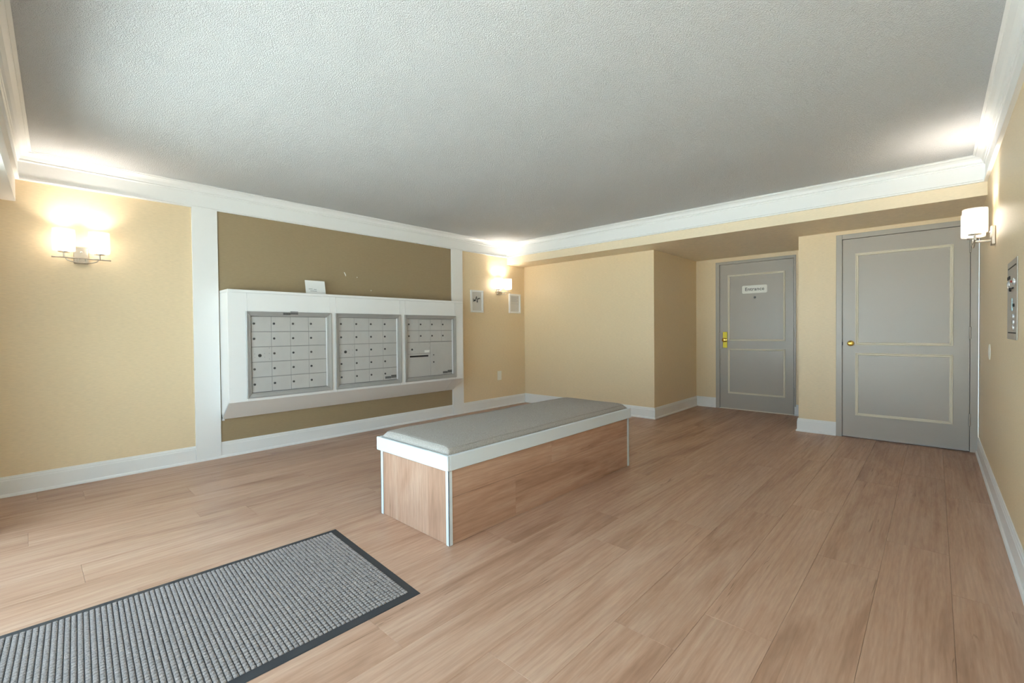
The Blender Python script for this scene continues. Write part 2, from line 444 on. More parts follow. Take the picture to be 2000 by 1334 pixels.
baseboard('baseboard_pier', 'white baseboard around the pier between the two doors', [(-1.334, YR), (XP, YR), (XP, YD), (D2[0], YD)])
baseboard('baseboard_right', 'white baseboard along the right wall', [(XR, YD), (XR, -0.9)])

# ------------------------------------------------------------------ glass front (behind the camera)
RF = Matrix.Translation((XL, yf(XL), 0)) @ Matrix.Rotation(-math.radians(2.1), 4, 'Z')
LW = (XR - XL) / math.cos(math.radians(2.1)) 
U0 = 0.95                                           # solid wall beside the left corner
struct(MB(RF).box((-0.02, -0.40, ZH), (LW + 0.02, 0.0, ZC + 0.02)).box((-0.02, -0.40, 0), (U0, -GL + 0.05, ZH)).build('wall_front', 'trim'), 'white header and wall beside the glass front', 'wall')
wn = thing('window_1', (XL, yf(XL) - GL, 0), 'full-height glass front with slim white frames', 'window', None, 'structure')
nb = 4
for i in range(nb + 1):
    u = U0 + 0.03 + (LW - U0 - 0.06) * i / nb
    MB(RF).box((u - 0.03, -GL - 0.04, 0), (u + 0.03, -GL + 0.04, ZH), bev=0.003).build('mullion', 'alu', wn)
for i in range(nb):
    u0, u1 = U0 + 0.06 + (LW - U0 - 0.06) * i / nb, U0 + (LW - U0 - 0.06) * (i + 1) / nb
    MB(RF).box((u0, -GL - 0.03, 0), (u1, -GL + 0.03, 0.09), bev=0.003).build('bottom_rail', 'alu', wn)
    MB(RF).box((u0, -GL - 0.03, ZH - 0.06), (u1, -GL + 0.03, ZH), bev=0.003).build('top_rail', 'alu', wn)
    MB(RF).box((u0, -GL - 0.004, 0.09), (u1, -GL + 0.004, ZH - 0.06)).build('pane', 'pane', wn)
struct(MB().box((-24, -30, -0.12), (20, YF0 - 0.001, -0.06)).build('pavement', 'pavement'), 'pale concrete pavement outside the glass front', 'pavement')

# ------------------------------------------------------------------ doors
def ring(b, x0, x1, z0, z1, y, prof, mi=0):
    """mitred moulding ring on a plane facing -y; prof: (inset from edge, proud)"""
    c = len(prof)
    cor = [(x0, z0, 1, 1), (x1, z0, -1, 1), (x1, z1, -1, -1), (x0, z1, 1, -1)]
    vs = [(x + sx * a, y - h, z + sz * a) for (x, z, sx, sz) in cor for a, h in prof]
    fs = [(k * c + q, k * c + (q + 1) % c, ((k + 1) % 4) * c + (q + 1) % c, ((k + 1) % 4) * c + q) for k in range(4) for q in range(c)]
    return b.add(vs, fs, mi)
PM = [(0, 0), (0, 0.010), (0.005, 0.012), (0.009, 0.009), (0.012, 0.006), (0.015, 0.010), (0.020, 0.010), (0.024, 0.004), (0.025, 0)]
def make_door(name, label, y, op, leaf, up, lo, hinges, fw):
    x0, x1, zt = op; lx0, lx1, lz0, lz1 = leaf
    d = thing(name, ((x0 + x1) / 2, y, 0), label, 'door', None, 'structure')
    fp = 0.012                                   # frame stands proud of the wall
    MB().box((x0, y - fp, 0), (lx0 - 0.003, y + 0.09, zt), bev=0.002).build('door_frame', 'door', d)
    MB().box((lx1 + 0.003, y - fp, 0), (x1, y + 0.09, zt), bev=0.002).build('door_frame', 'door', d)
    MB().box((lx0 - 0.003, y - fp, lz1 + 0.003), (lx1 + 0.003, y + 0.09, zt), bev=0.002).build('door_frame', 'door', d)
    MB().box((lx0 - 0.003, y + 0.05, 0), (lx1 + 0.003, y + 0.09, lz1 + 0.003)).build('rebate', 'dark', d)
    lf = MB().box((lx0, y - 0.004, lz0), (lx1, y + 0.045, lz1), bev=0.0015).build('door_leaf', 'door', d)
    for (a, b_, c, e) in (up, lo):
        ring(MB(), a, b_, c, e, y - 0.004, PM).build('panel_moulding', 'molding', lf)
    for z in hinges:
        MB().lathe([(0.0055, -0.055), (0.0075, -0.053), (0.0075, 0.053), (0.0055, 0.055)], (lx1 + 0.002, y - 0.013, z), 'z', 10)\
            .box((lx1 - 0.012, y - 0.008, z - 0.05), (lx1 + 0.016, y - 0.003, z + 0.05)).build('hinge', 'door' , lf, True)
    return d, lf
KNOB = [(0.026, 0.0), (0.029, 0.003), (0.027, 0.008), (0.012, 0.013), (0.011, 0.026), (0.019, 0.033), (0.026, 0.042), (0.027, 0.050), (0.023, 0.057), (0.012, 0.061), (0.0, 0.061)]
door1, leaf1 = make_door('door_1', 'grey two-panel door with a brass lock plate in the alcove', YR, D1, (-2.262, -1.345, 0.012, 2.044),
                  (-2.152, -1.440, 0.966, 1.893), (-2.152, -1.440, 0.222, 0.858), (1.885, 1.08, 0.305), 0.05)
door2, leaf2 = make_door('door_2', 'grey two-panel door with a round brass knob beside the right wall', YD, D2, (-0.707, 0.229, 0.010, 2.047),
                  (-0.600, 0.121, 0.958, 1.893), (-0.600, 0.121, 0.235, 0.877), (1.858, 1.08, 0.292), 0.055)
flip = lambda x, y, z: Matrix.Translation((x, y, z)) @ Matrix.Rotation(math.radians(90), 4, 'X')
kn = MB(flip(-0.637, YD - 0.004, 0.974)).lathe(KNOB, (0, 0, 0), 'z', 24).build('knob', 'brass', leaf2, True); kn['label'] = 'round brass knob'
MB().lathe([(0.004, 0), (0.004, 0.003), (0.0015, 0.003)], (-0.637, YD - 0.068, 0.974), 'y', 10).build('keyhole', 'dark', leaf2)
MB().box((-0.712, YD - 0.0125, 0.955), (-0.704, YD - 0.003, 0.988)).build('latch_hole', 'dark', door2)
# entrance door hardware
ep = MB().box((-2.221, YR - 0.012, 0.866), (-2.161, YR - 0.004, 1.092), bev=0.003).build('lock_plate', 'brass2', leaf1); ep['label'] = 'tall brass lock plate'
kn = MB(flip(-2.191, YR - 0.011, 0.978)).lathe([(r * 1.05, h) for r, h in KNOB], (0, 0, 0), 'z', 24).build('knob', 'brass', leaf1, True); kn['label'] = 'round brass knob'
gb = MB()
for a in ((-2.287, -2.275, 0.850, 1.078), (-2.236, -2.228, 0.850, 1.078)): gb.box((a[0], YR - 0.016, a[2]), (a[1], YR - 0.0125, a[3]), bev=0.001)
for a in ((-2.275, -2.236, 0.850, 0.862), (-2.275, -2.236, 1.066, 1.078)): gb.box((a[0], YR - 0.016, a[2]), (a[1], YR - 0.0125, a[3]), bev=0.001)
gb.build('latch_guard', 'door', door1)
MB().lathe([(0.012, 0), (0.014, 0.002), (0.014, 0.004), (0.008, 0.005), (0.006, 0.003)], (-1.805, YR - 0.009, 1.562), 'y', 20).build('peephole', ['lock'], leaf1, True)
MB().box((-2.262, YR - 0.006, 0.0005), (-1.345, YR + 0.05, 0.011)).build('threshold', 'molding', door1)
def text_mesh(body, size, name, mat, parent, mtx, ext=0.0006):
    cu = bpy.data.curves.new(name, 'FONT'); cu.body = body; cu.size = size; cu.align_x = 'CENTER'; cu.align_y = 'CENTER'; cu.extrude = ext
    cu.offset = size * 0.012; cu.space_character = 1.06
    tmp = bpy.data.objects.new(name, cu); COL.objects.link(tmp)
    me = bpy.data.meshes.new_from_object(tmp.evaluated_get(bpy.context.evaluated_depsgraph_get()))
    bpy.data.objects.remove(tmp); bpy.data.curves.remove(cu)
    o_ = ORG.get(parent.name, Vector((0, 0, 0)))
    for v in me.vertices: v.co = (mtx @ v.co) - o_
    me.materials.clear(); me.materials.append(M[mat])
    ob = bpy.data.objects.new(name, me); COL.objects.link(ob); ob.parent = parent; return ob
sg = thing('door_sign', (-1.808, YR - 0.004, 1.675), 'white rounded sign reading Entrance on the alcove door', 'sign')
def rrect(x0, x1, z0, z1, r, n=5):
    p = []
    for cx, cz, a0 in ((x1 - r, z0 + r, -90), (x1 - r, z1 - r, 0), (x0 + r, z1 - r, 90), (x0 + r, z0 + r, 180)):
        for k in range(n + 1):
            a = math.radians(a0 + 90 * k / n); p.append((cx + r * math.cos(a), cz + r * math.sin(a)))
    return p
MB().prism(rrect(-1.965, -1.652, 1.620, 1.729, 0.018), 1, YR - 0.0085, YR - 0.0043).build('plate', 'sign', sg)
text_mesh('Entrance', 0.064, 'lettering', 'signtext', sg, Matrix.Translation((-1.808, YR - 0.0090, 1.6755)) @ Matrix.Rotation(math.radians(90), 4, 'X'))

# ------------------------------------------------------------------ mailbox surround
XF = XL + 0.24
sr = thing('mailbox_surround', (XL, 2.578, 0.35), 'white boxed surround projecting from the brown wall around the mailboxes', 'cabinet')
YA, YZ = 1.224, 3.932
ZT, ZB = 1.526, 0.520
U = [(1.366, 2.157), (2.197, 2.986), (3.036, 3.810)]
UZ0, UZ1 = 0.545, 1.334
W0 = XL + 0.0035
MB().box((W0, YA, ZT - 0.026), (XF + 0.006, YZ, ZT), bev=0.003).build('cap', 'trim', sr)
for ya, yb in ((YA, YA + 0.018), (YZ - 0.018, YZ)):
    MB().prism([(W0, 0.355), (W0 + 0.02, 0.355), (XF - 0.012, ZB), (XF - 0.012, ZT - 0.0265), (W0, ZT - 0.0265)], 1, ya, yb).build('side_panel', 'trim', sr)
g = 0.0008
edges = [YA] + [q for u in U for q in (u[0] + 0.012, u[1] - 0.012)] + [YZ]
for a, b in ((edges[0], edges[1]), (edges[2], edges[3]), (edges[4], edges[5]), (edges[6], edges[7])):
    MB().box((XF - 0.018, a + g, ZB), (XF, b - g, ZT - 0.027), bev=0.0012).build('stile', 'trim', sr)
for a, b in ((edges[1], edges[2]), (edges[3], edges[4]), (edges[5], edges[6])):
    MB().box((XF - 0.018, a + g, UZ1 - 0.012), (XF, b - g, ZT - 0.027), bev=0.0012).build('top_rail', 'trim', sr)
    MB().box((XF - 0.018, a + g, ZB), (XF, b - g, UZ0 + 0.012), bev=0.0012).build('bottom_rail', 'trim', sr)
def apron(b0, b1, t0, t1):
    n = Vector((ZB - 0.352, 0, -(XF - (W0 + 0.028)))).normalized() * 0.014
    A = [(W0 + 0.028, b0, 0.352), (W0 + 0.028, b1, 0.352), (XF, t1, ZB), (XF, t0, ZB)]
    MB().add(A + [(x - n.x, y, z - n.z) for x, y, z in A], [(0, 1, 2, 3), (4, 7, 6, 5), (0, 4, 5, 1), (1, 5, 6, 2), (2, 6, 7, 3), (3, 7, 4, 0)]).build('sloped_apron', 'trim', sr)
apron(YA, 3.795, YA, 3.765); apron(3.7985, YZ, 3.7685, YZ)
MB().box((W0, YA, 0.338), (W0 + 0.026, YA + 0.02, 0.40), bev=0.003).build('corner_block', 'trim', sr)

# ------------------------------------------------------------------ mailbox units
XD = XF - 0.014            # door faces
def box_unit(u, label, kind):
    y0, y1 = u
    t = thing('mailbox_unit', (XF, (y0 + y1) / 2, UZ0), label, 'mailbox', 'mailbox units in the white surround')
    w = 0.043
    prof = [(0, 0.001), (0, 0.012), (0.004, 0.014), (0.030, 0.006), (0.036, 0.006), (0.036, -0.001), (w, -0.003), (w, -0.012), (0.0, -0.012)]
    c = len(prof)
    cor = [(y0, UZ0, 1, 1), (y1, UZ0, -1, 1), (y1, UZ1, -1, -1), (y0, UZ1, 1, -1)]
    for k in range(4):
        a, b = cor[k], cor[(k + 1) % 4]
        vs = []
        for (y, z, sy, sz), e in ((a, 1), (b, -1)):
            gy = 0.0007 * (1 if k == 0 else -1 if k == 2 else 0) * e; gz = 0.0007 * (1 if k == 1 else -1 if k == 3 else 0) * e
            vs += [(XF + h, y + sy * d + gy, z + sz * d + gz) for d, h in prof]
        MB().add(vs, [(q, (q + 1) % c, c + (q + 1) % c, c + q) for q in range(c)] + [tuple(range(c)), tuple(range(c, 2 * c))]).build('frame_rail', 'boxframe', t)
    MB().box((XD - 0.03, y0 + 0.014, UZ0 + 0.014), (XD - 0.004, y1 - 0.014, UZ1 - 0.014)).build('back_plate', 'gapgrey', t)
    a0, a1, c0, c1 = y0 + w + 0.004, y1 - w - 0.010, UZ0 + w + 0.003, UZ1 - w - 0.002
    gp = 0.0013
    MB().box((XD - 0.003, a1 + 0.0008, c0), (XD + 0.007, y1 - w + 0.004, c1), bev=0.001).build('lit_reveal_strip', 'strip', t)  # inner reveal on the right, coloured bright as if lit
    def lock(parent, y, z, r=0.0105, s=1.0):
        MB().lathe([(r, 0), (r, 0.0045), (r * 0.8, 0.006), (r * 0.42, 0.006)], (XD, y, z), 'x', 14)\
            .lathe([(r * 0.42, 0.0), (r * 0.42, 0.0063)], (XD, y, z), 'x', 10, 1).build('lock', ['lock', 'keyhole'], parent, False)
    def face(nm, ya, yb, za, zb):
        return MB().box((XD - 0.0035, ya + gp, za + gp), (XD, yb - gp, zb - gp), bev=0.0008).build(nm, 'box', t)
    def rivets(parent, pts):
        for y, z in pts: MB().lathe([(0.004, 0), (0.0035, 0.002), (0.0, 0.0028)], (XD, y, z), 'x', 8).build('rivet', 'chrome', parent)
    cw = (a1 - a0) / 4; ch = (c1 - c0) / 5
    def bar(z, ya=a0, yb=a1): MB().box((XD - 0.003, ya, z - 0.0045), (XD + 0.0045, yb, z + 0.0030), bev=0.001).build('row_bar', 'rowbar_shaded', t)
    rows = 5 if kind != 'slot' else 2
    for r in range(rows):
        zt = c1 - r * ch
        for q in range(4):
            ya = a0 + q * cw
            if kind != 'slot' and r == 2 and q == 0:
                mp = face('master_lock_panel', ya, ya + cw, zt - ch, zt)
                lock(mp, ya + cw * 0.40, zt - ch * 0.58, 0.015)
                rivets(mp, [(ya + cw * f, zt - ch * h) for f, h in ((.16, .46), (.16, .70), (.64, .46), (.64, .70), (.88, .10), (.88, .46), (.88, .84))])
            else:
                d = face('compartment_door', ya, ya + cw, zt - ch, zt)
                lock(d, ya + cw * 0.13, zt - ch * 0.47)
        if r: bar(zt)
    if kind == 'slot':
        zt = c1 - 2 * ch; bar(zt); ym = a0 + 2 * cw
        mp = face('master_lock_panel', a0, ym, zt - ch * 1.0, zt)
        lock(mp, a0 + cw * 0.38, zt - ch * 0.62, 0.012)
        rivets(mp, [(a0 + cw * f, zt - ch * h) for f, h in ((.14, .5), (.14, .8), (.62, .5), (.62, .8), (1.0, .14), (1.0, .9), (1.88, .14), (1.88, .5), (1.88, .85))])
        MB().box((XD, ym - cw * 0.55, zt - ch * 0.93), (XD + 0.0015, ym - cw * 0.1, zt - ch * 0.72)).build('paper_label', 'paper', mp)
        sp = face('outgoing_mail_panel', a0, ym, c0, zt - ch)
        MB().box((XD, a0 + cw * 0.2, zt - ch * 1.29), (XD + 0.001, ym - cw * 0.22, zt - ch * 1.15)).build('mail_slot', 'dark', sp)
        pd = face('parcel_door', ym, a1, c0, zt)
        lock(pd, ym + cw * 0.26, zt - ch * 1.17, 0.007); lock(pd, ym + cw * 0.26, zt - ch * 1.80, 0.009)
    # embossed label tapes
    if kind == 'plain': tapes = [(y0 + 0.318, UZ1 - 0.027, 0.068, 0.02, XF + 0.0115), (y0 + 0.384, UZ1 - 0.021, 0.072, 0.026, XF + 0.0115)]
    else: tapes = [(a1 - 0.150, c0 + 0.016, 0.075, 0.024, XD + 0.0003), (a1 - 0.073, c0 + 0.020, 0.068, 0.032, XD + 0.0003)]
    for (ty, tz, tw, th, tx) in tapes:
        tp = MB().box((tx, ty, tz), (tx + 0.0012, ty + tw, tz + th)).build('label_tape', 'label', t)
        tb = MB(); n = 9
        for q in range(n): tb.box((tx + 0.0012, ty + tw * (q + 0.25) / n, tz + th * 0.28), (tx + 0.0016, ty + tw * (q + 0.75 - 0.2 * (q % 3 == 1)) / n, tz + th * (0.72 - 0.15 * (q % 2))))
        tb.build('embossed_print', 'labeltxt', tp)
    return t
box_unit(U[0], 'leftmost grey metal mailbox unit, label tape on its top frame', 'plain')
box_unit(U[1], 'middle grey metal mailbox unit, label tape on its bottom right door', 'tape')
box_unit(U[2], 'rightmost grey metal mailbox unit with a mail slot and large parcel door', 'slot')

# card leaning on the ledge
cd = thing('notice_card', (XL + 0.12, 2.06, ZT), 'small white printed card leaning on top of the mailbox surround', 'card')
CM = Matrix.Translation((XL + 0.125, 2.056, ZT + 0.0005)) @ Matrix.Rotation(math.radians(-11), 4, 'Y')
MB(CM).box((-0.0006, -0.101, 0), (0.0006, 0.103, 0.146)).build('sheet', 'paper', cd)
lb = MB(CM)
for (a, b, z) in ((-0.07, -0.03, 0.052), (-0.02, 0.01, 0.050), (-0.055, 0.012, 0.032)): lb.box((0.0006, a, z), (0.0009, b, z + 0.006))
lb.build('printed_lines', 'greyink', cd)

# ------------------------------------------------------------------ picture frames and outlet on the mailbox wall
def pframe(y0, y1, z0, z1, label):
    t = thing('picture_frame', (XL, (y0 + y1) / 2, z0), label, 'picture frame', 'white frames on the mailbox wall')
    w, d = 0.026, 0.022
    FR = Matrix(((0, -1, 0, XL), (1, 0, 0, 0), (0, 0, 1, 0), (0, 0, 0, 1)))
    ring(MB(FR), y0, y1, z0, z1, 0, [(0, 0.001), (0, d), (0.004, d + 0.002), (w - 0.004, d + 0.001), (w, d - 0.003), (w, 0.006)]).build('frame', 'trim', t)
    p = MB().box((XL + 0.001, y0 + 0.01, z0 + 0.01), (XL + 0.008, y1 - 0.01, z1 - 0.01)).build('print', 'printpaper', t)
    return t, p
t, p = pframe(4.282, 4.520, 1.402, 1.716, 'white picture frame with a black handwritten word, left of the corner lamp')
def stroke(p, pts, r=0.004): MB().tube([(XL + 0.0085, y, z) for y, z in pts], r, 6).build('ink_stroke', 'ink', p)
cy, cz = 4.40, 1.588
def S(pts): stroke(p, [(cy + a, cz + b) for a, b in pts])
S([(-.066, .006), (-.058, -.034), (-.050, -.012), (-.044, -.030), (-.040, .000), (-.034, -.020), (-.026, -.026)])
S([(-.026, -.020), (-.018, .012), (-.008, .040), (.002, .034), (-.010, .004), (.010, .000), (.012, -.038), (.004, -.046), (.006, -.012)])
S([(.012, .004), (.022, .016), (.026, -.004), (.034, .014), (.044, .006), (.048, .022), (.058, .014), (.064, .006)])
t, p = pframe(5.068, 5.322, 1.408, 1.705, 'white picture frame with a printed notice, in the corner under the lamp')
ln = MB()
for k in range(6):
    z = 1.652 - k * 0.0145; ln.box((XL + 0.008, 5.115, z), (XL + 0.0086, 5.275 - 0.03 * (k % 3 == 2), z + 0.005))
ln.box((XL + 0.008, 5.112, 1.553), (XL + 0.0086, 5.285, 1.557))
ln.build('printed_lines', 'greyink', p)
ot = thing('wall_outlet', (XL, 4.851, 0.40), 'ivory outlet plate low on the mailbox wall near the corner', 'outlet')
MB().box((XL, 4.808, 0.401), (XL + 0.006, 4.894, 0.536), bev=0.002).build('plate', 'plate', ot)
for z in (0.438, 0.498): MB().lathe([(0.018, 0), (0.018, 0.002)], (XL + 0.006, 4.851, z), 'x', 16).build('socket', 'plate', ot)

# ------------------------------------------------------------------ wall lamps
def sconce(mtx, base, label):
    """local: u (x) along wall, w (y) out of the wall, z up; origin on wall at bar height"""
    t = thing('wall_lamp', base, label, 'lamp', 'two-shade wall lamps')
    B = lambda: MB(mtx)
    B().box((-0.043, 0.0005, -0.026), (0.043, 0.022, 0.098), bev=0.004).build('back_plate', 'nickel', t)
    B().lathe([(0.007, 0.0), (0.006, 0.006), (0.0, 0.008)], (0, 0.021, 0.062), 'y', 12).build('plate_screw', 'nickel', t, True)
    for s in (-0.022, 0.022):
        B().tube([(s, 0.02, 0.004), (s, 0.100, 0.004)], 0.0045).build('support_rod', 'nickel', t, True)
    B().tube([(-0.163, 0.100, 0.004), (0.163, 0.100, 0.004)], 0.0055).build('bar', 'nickel', t, True)
    pts = [(0.088 * math.cos(math.radians(a)), 0.100, -0.002 - 0.028 * math.sin(math.radians(a))) for a in range(180, -1, -15)]
    B().tube(pts, 0.004).build('curved_arm', 'nickel', t, True)
    for s in (-0.022, 0.022):
        B().tube([(s, 0.100, 0.003), (s, 0.100, -0.027)], 0.004).build('arm_post', 'nickel', t, True)
    for s in (-0.097, 0.097):
        h = B().lathe([(0.006, 0.006), (0.006, 0.038), (0.033, 0.040), (0.033, 0.046), (0.012, 0.047)], (s, 0.100, 0), 'z', 24).build('shade_holder', 'nickel', t, True)
        sh = B().lathe([(0.012, 0.048), (0.060, 0.050), (0.062, 0.054), (0.062, 0.210), (0.0595, 0.210), (0.0595, 0.055), (0.012, 0.0505)], (s, 0.100, 0), 'z', 32, cap=False).build('outer_shade', 'shade', t, True)
        B().lathe([(0.014, 0.052), (0.041, 0.053), (0.042, 0.056), (0.042, 0.203), (0.037, 0.203), (0.037, 0.158), (0.0, 0.158)], (s, 0.100, 0), 'z', 28, cap=False).build('frosted_light', 'glow', sh, True)
        B().lathe([(0.012, 0.1585), (0.030, 0.159), (0.033, 0.161), (0.028, 0.166), (0.0, 0.167)], (s, 0.100, 0), 'z', 20).build('bulb', 'bulb', sh, True)
    return t
ML = lambda y: Matrix(((0, 1, 0, XL), (1, 0, 0, y), (0, 0, 1, 1.702), (0, 0, 0, 1)))
MR = lambda y: Matrix(((0, -1, 0, XR), (1, 0, 0, y), (0, 0, 1, 1.702), (0, 0, 0, 1)))
sconce(ML(0.312), (XL, 0.312, 1.702), 'lit two-shade wall lamp at the far left of the mailbox wall')
sconce(ML(4.850), (XL, 4.850, 1.702), 'lit two-shade wall lamp in the corner between the picture frames')
sconce(MR(0.330), (XR, 0.330, 1.702), 'unseen two-shade wall lamp added for fill on the right wall near the glass front')  # out of view, added to brighten the near half of the room
sconce(MR(4.400), (XR, 4.400, 1.702), 'lit two-shade wall lamp on the right wall by the door')

# ------------------------------------------------------------------ intercom and wall plate on the right wall
ic = thing('intercom_panel', (XR, 3.43, 1.067), 'tall stainless intercom panel with buttons on the right wall', 'intercom')
IX = XR - 0.005
MB().box((IX, 3.242, 1.067), (XR - 0.0005, 3.622, 1.470), bev=0.0015).build('face_plate', 'steel', ic)
MB().box((IX - 0.0012, 3.27, 1.432), (IX, 3.59, 1.438)).build('seam_line', 'dark', ic)
MB().box((IX - 0.0012, 3.26, 1.098), (IX, 3.575, 1.104)).build('seam_line', 'dark', ic)
MB().box((IX - 0.004, 3.50, 1.378), (IX, 3.59, 1.395), bev=0.001).build('speaker_hole', 'dark', ic)
def button(y, z, r, mat, h=0.012, nm='button'):
    MB(Matrix.Translation((IX, y, z)) @ Matrix.Rotation(math.radians(-90), 4, 'Y')).lathe([(r, 0), (r, h * 0.6), (r * 0.8, h), (0.0, h)], (0, 0, 0), 'z', 16).build(nm, mat, ic, True)
button(3.545, 1.352, 0.018, 'chrome', 0.007, 'screw'); button(3.315, 1.354, 0.018, 'chrome', 0.007, 'screw')
button(3.43, 1.362, 0.006, 'red', 0.006, 'indicator')
button(3.46, 1.322, 0.010, 'dark', 0.008, 'key_switch')
MB().box((IX - 0.004, 3.36, 1.322), (IX, 3.45, 1.329)).build('key_lever', 'dark', ic)
for k in range(4): button(3.40, 1.268 - k * 0.0165, 0.0085, 'keys', 0.004)
button(3.325, 1.238, 0.008, 'dark', 0.006, 'key_switch')
for k in range(3): button(3.345, 1.184 - k * 0.028, 0.012, 'chrome', 0.006, 'screw')
wp = thing('wall_plate', (XR, 4.745, 0.895), 'small white oval wall plate beside the grey door, below the lamp', 'wall plate')
MB(Matrix(((0, 0, -1, XR), (1, 0, 0, 4.745), (0, 1, 0, 0.951), (0, 0, 0, 1)))).lathe([(0.056, 0.0), (0.056, 0.003), (0.050, 0.006), (0.03, 0.008), (0, 0.0085)], (0, 0, 0), 'z', 28).build('dome', 'plate', wp, True)

# ------------------------------------------------------------------ bench
bx0, bx1, by0, by1 = -2.535, -1.872, 1.512, 3.432
be = thing('bench', ((bx0 + bx1) / 2, (by0 + by1) / 2, 0), 'long wood-clad bench with white rim and grey cushion', 'bench')
MB().box((bx0 + 0.01, by0 + 0.01, 0.001), (bx1 - 0.01, by1 - 0.01, 0.402)).build('carcass', 'subfloor', be)
# long side facing +x: plank width goes up (z), length along y, face normal +x
R_side = Matrix(((0, 0, 1), (0, 1, 0), (-1, 0, 0)))       # local x -> -z, y -> y, z -> +x
plank(be, (bx1 - 0.003, by0 + 0.024, 0.2515), 0.2505, 0.50, R_side)
plank(be, (bx1 - 0.003, by0 + 0.524, 0.2515), 0.2505, by1 - 0.02 - by0 - 0.524, R_side)
plank(be, (bx1 - 0.003, by0 + 0.024, 0.402), 0.150, 0.86, R_side)
plank(be, (bx1 - 0.003, by0 + 0.884, 0.402), 0.150, by1 - 0.02 - by0 - 0.884, R_side)
R_back = Matrix(((0, 0, -1), (0, 1, 0), (1, 0, 0)))       # facing -x
plank(be, (bx0 + 0.003, by0 + 0.024, 0.001), 0.25, 1.2, R_back); plank(be, (bx0 + 0.003, by0 + 1.224, 0.001), 0.25, by1 - by0 - 1.244, R_back)
plank(be, (bx0 + 0.003, by0 + 0.024, 0.2515), 0.150, 0.7, R_back); plank(be, (bx0 + 0.003, by0 + 0.724, 0.2515), 0.150, by1 - by0 - 0.744, R_back)
R_end = Matrix(((1, 0, 0), (0, 0, -1), (0, 1, 0)))        # facing -y: local x->x, y->z, z->-y
xs = [bx0 + 0.02, bx0 + 0.178, bx0 + 0.420, bx1 - 0.022]
for a, b in zip(xs, xs[1:]): plank(be, (a, by0 + 0.003, 0.001), b - a, 0.401, R_end)
R_far = Matrix(((1, 0, 0), (0, 0, 1), (0, -1, 0)))
for a, b in zip(xs, xs[1:]): plank(be, (a, by1 - 0.003, 0.402), b - a, 0.401, R_far)
for cx_, sx in ((bx0, 1), (bx1, -1)):
    for cy_, sy in ((by0, 1), (by1, -1)):
        x_, y_ = cx_ - sx * 0.002, cy_ - sy * 0.002
        tr = MB().box((x_, y_, 0.0005), (x_ + sx * 0.025, y_ + sy * 0.004, 0.402), bev=0.0008)
        tr.box((x_, y_, 0.0005), (x_ + sx * 0.004, y_ + sy * 0.025, 0.402), bev=0.0008).build('corner_trim', 'bench_white', be)
tx0, tx1, ty0, ty1, tz0, tz1 = -2.552, -1.855, 1.492, 3.446, 0.402, 0.483
th = 0.019
MB().box((tx0, ty0, tz0), (tx1, ty0 + th, tz1), bev=0.003).build('rim_board', 'bench_white', be)
MB().box((tx0, ty1 - th, tz0), (tx1, ty1, tz1), bev=0.003).build('rim_board', 'bench_white', be)
MB().box((tx1 - th, ty0 + th + 0.0005, tz0), (tx1, ty1 - th - 0.0005, tz1), bev=0.003).build('rim_board', 'bench_white', be)
MB().box((tx0, ty0 + th + 0.0005, tz0), (tx0 + th, ty1 - th - 0.0005, tz1), bev=0.003).build('rim_board', 'bench_white', be)
MB().box((tx0 + th + 0.001, ty0 + th + 0.001, tz0), (tx1 - th - 0.001, ty1 - th - 0.001, 0.446)).build('seat_board', 'bench_white', be)

# cushion, a loose pad lying in the rim
cu0, cu1, cv0, cv1 = tx0 + th + 0.006, tx1 - th - 0.006, ty0 + th + 0.008, ty1 - th - 0.008
cu = thing('bench_cushion', ((cu0 + cu1) / 2, (cv0 + cv1) / 2, 0.4465), 'flat grey fabric cushion lying on the bench', 'cushion')
def cush(u, v):
    x = cu0 + (cu1 - cu0) * u; y = cv0 + (cv1 - cv0) * v
    ex = min(x - cu0, cu1 - x); ey = min(y - cv0, cv1 - y)
    def sh(e, r, ed): 
        q = min(1, e / r); return ed + (1 - ed) * math.sqrt(max(0, 1 - (1 - q) ** 2))
    k = sh(x - cu0, 0.045, 0.0) * sh(cu1 - x, 0.085, 0.0) * sh(ey, 0.042, 0.0)
    cen = math.sin(math.pi * u) ** 0.7 * 0.010 * min(1, ey / 0.25 + 0.2)
    wr = 0.0022 * math.sin(7 * v * math.pi + 3 * u) * math.sin(2.3 * math.pi * u + 4 * v)
    g1 = -0.004 * math.exp(-((x - (-2.02 - 0.5 * (y - 3.0))) / 0.012) ** 2) * math.exp(-((y - 3.0) / 0.10) ** 2)
    g2 = -0.004 * math.exp(-((y - (2.80 + 1.3 * (x + 2.15) ** 2 * 8)) / 0.016) ** 2) * math.exp(-((x + 2.12) / 0.14) ** 2)
    g3 = -0.004 * math.exp(-((x - (-2.42 + 0.3 * (y - 3.2))) / 0.010) ** 2) * math.exp(-((y - 3.25) / 0.10) ** 2)
    return (x, y, 0.484 + k * (0.034 + cen + wr + g1 + g2 + g3))
cb = MB(); NU, NV = 60, 150
cb.grid(lambda u, v: cush(0.5 - 0.5 * math.cos(math.pi * u), 0.5 - 0.5 * math.cos(math.pi * v)), NU, NV)
ringi = [i for i in range(NU + 1)] + [j * (NU + 1) + NU for j in range(1, NV + 1)] + [NV * (NU + 1) + i for i in range(NU - 1, -1, -1)] + [j * (NU + 1) for j in range(NV - 1, 0, -1)]
base = len(cb.v); cb.v += [(cb.v[i][0], cb.v[i][1], 0.4467) for i in ringi]
L_ = len(ringi)
for i in range(L_): cb.f.append((ringi[i], base + i, base + (i + 1) % L_, ringi[(i + 1) % L_])); cb.mi.append(0)
cb.f.append(tuple(range(base, base + L_))); cb.mi.append(0)
pad = cb.build('pad', 'cushion', cu, True)
pp = []
r_in = 0.012
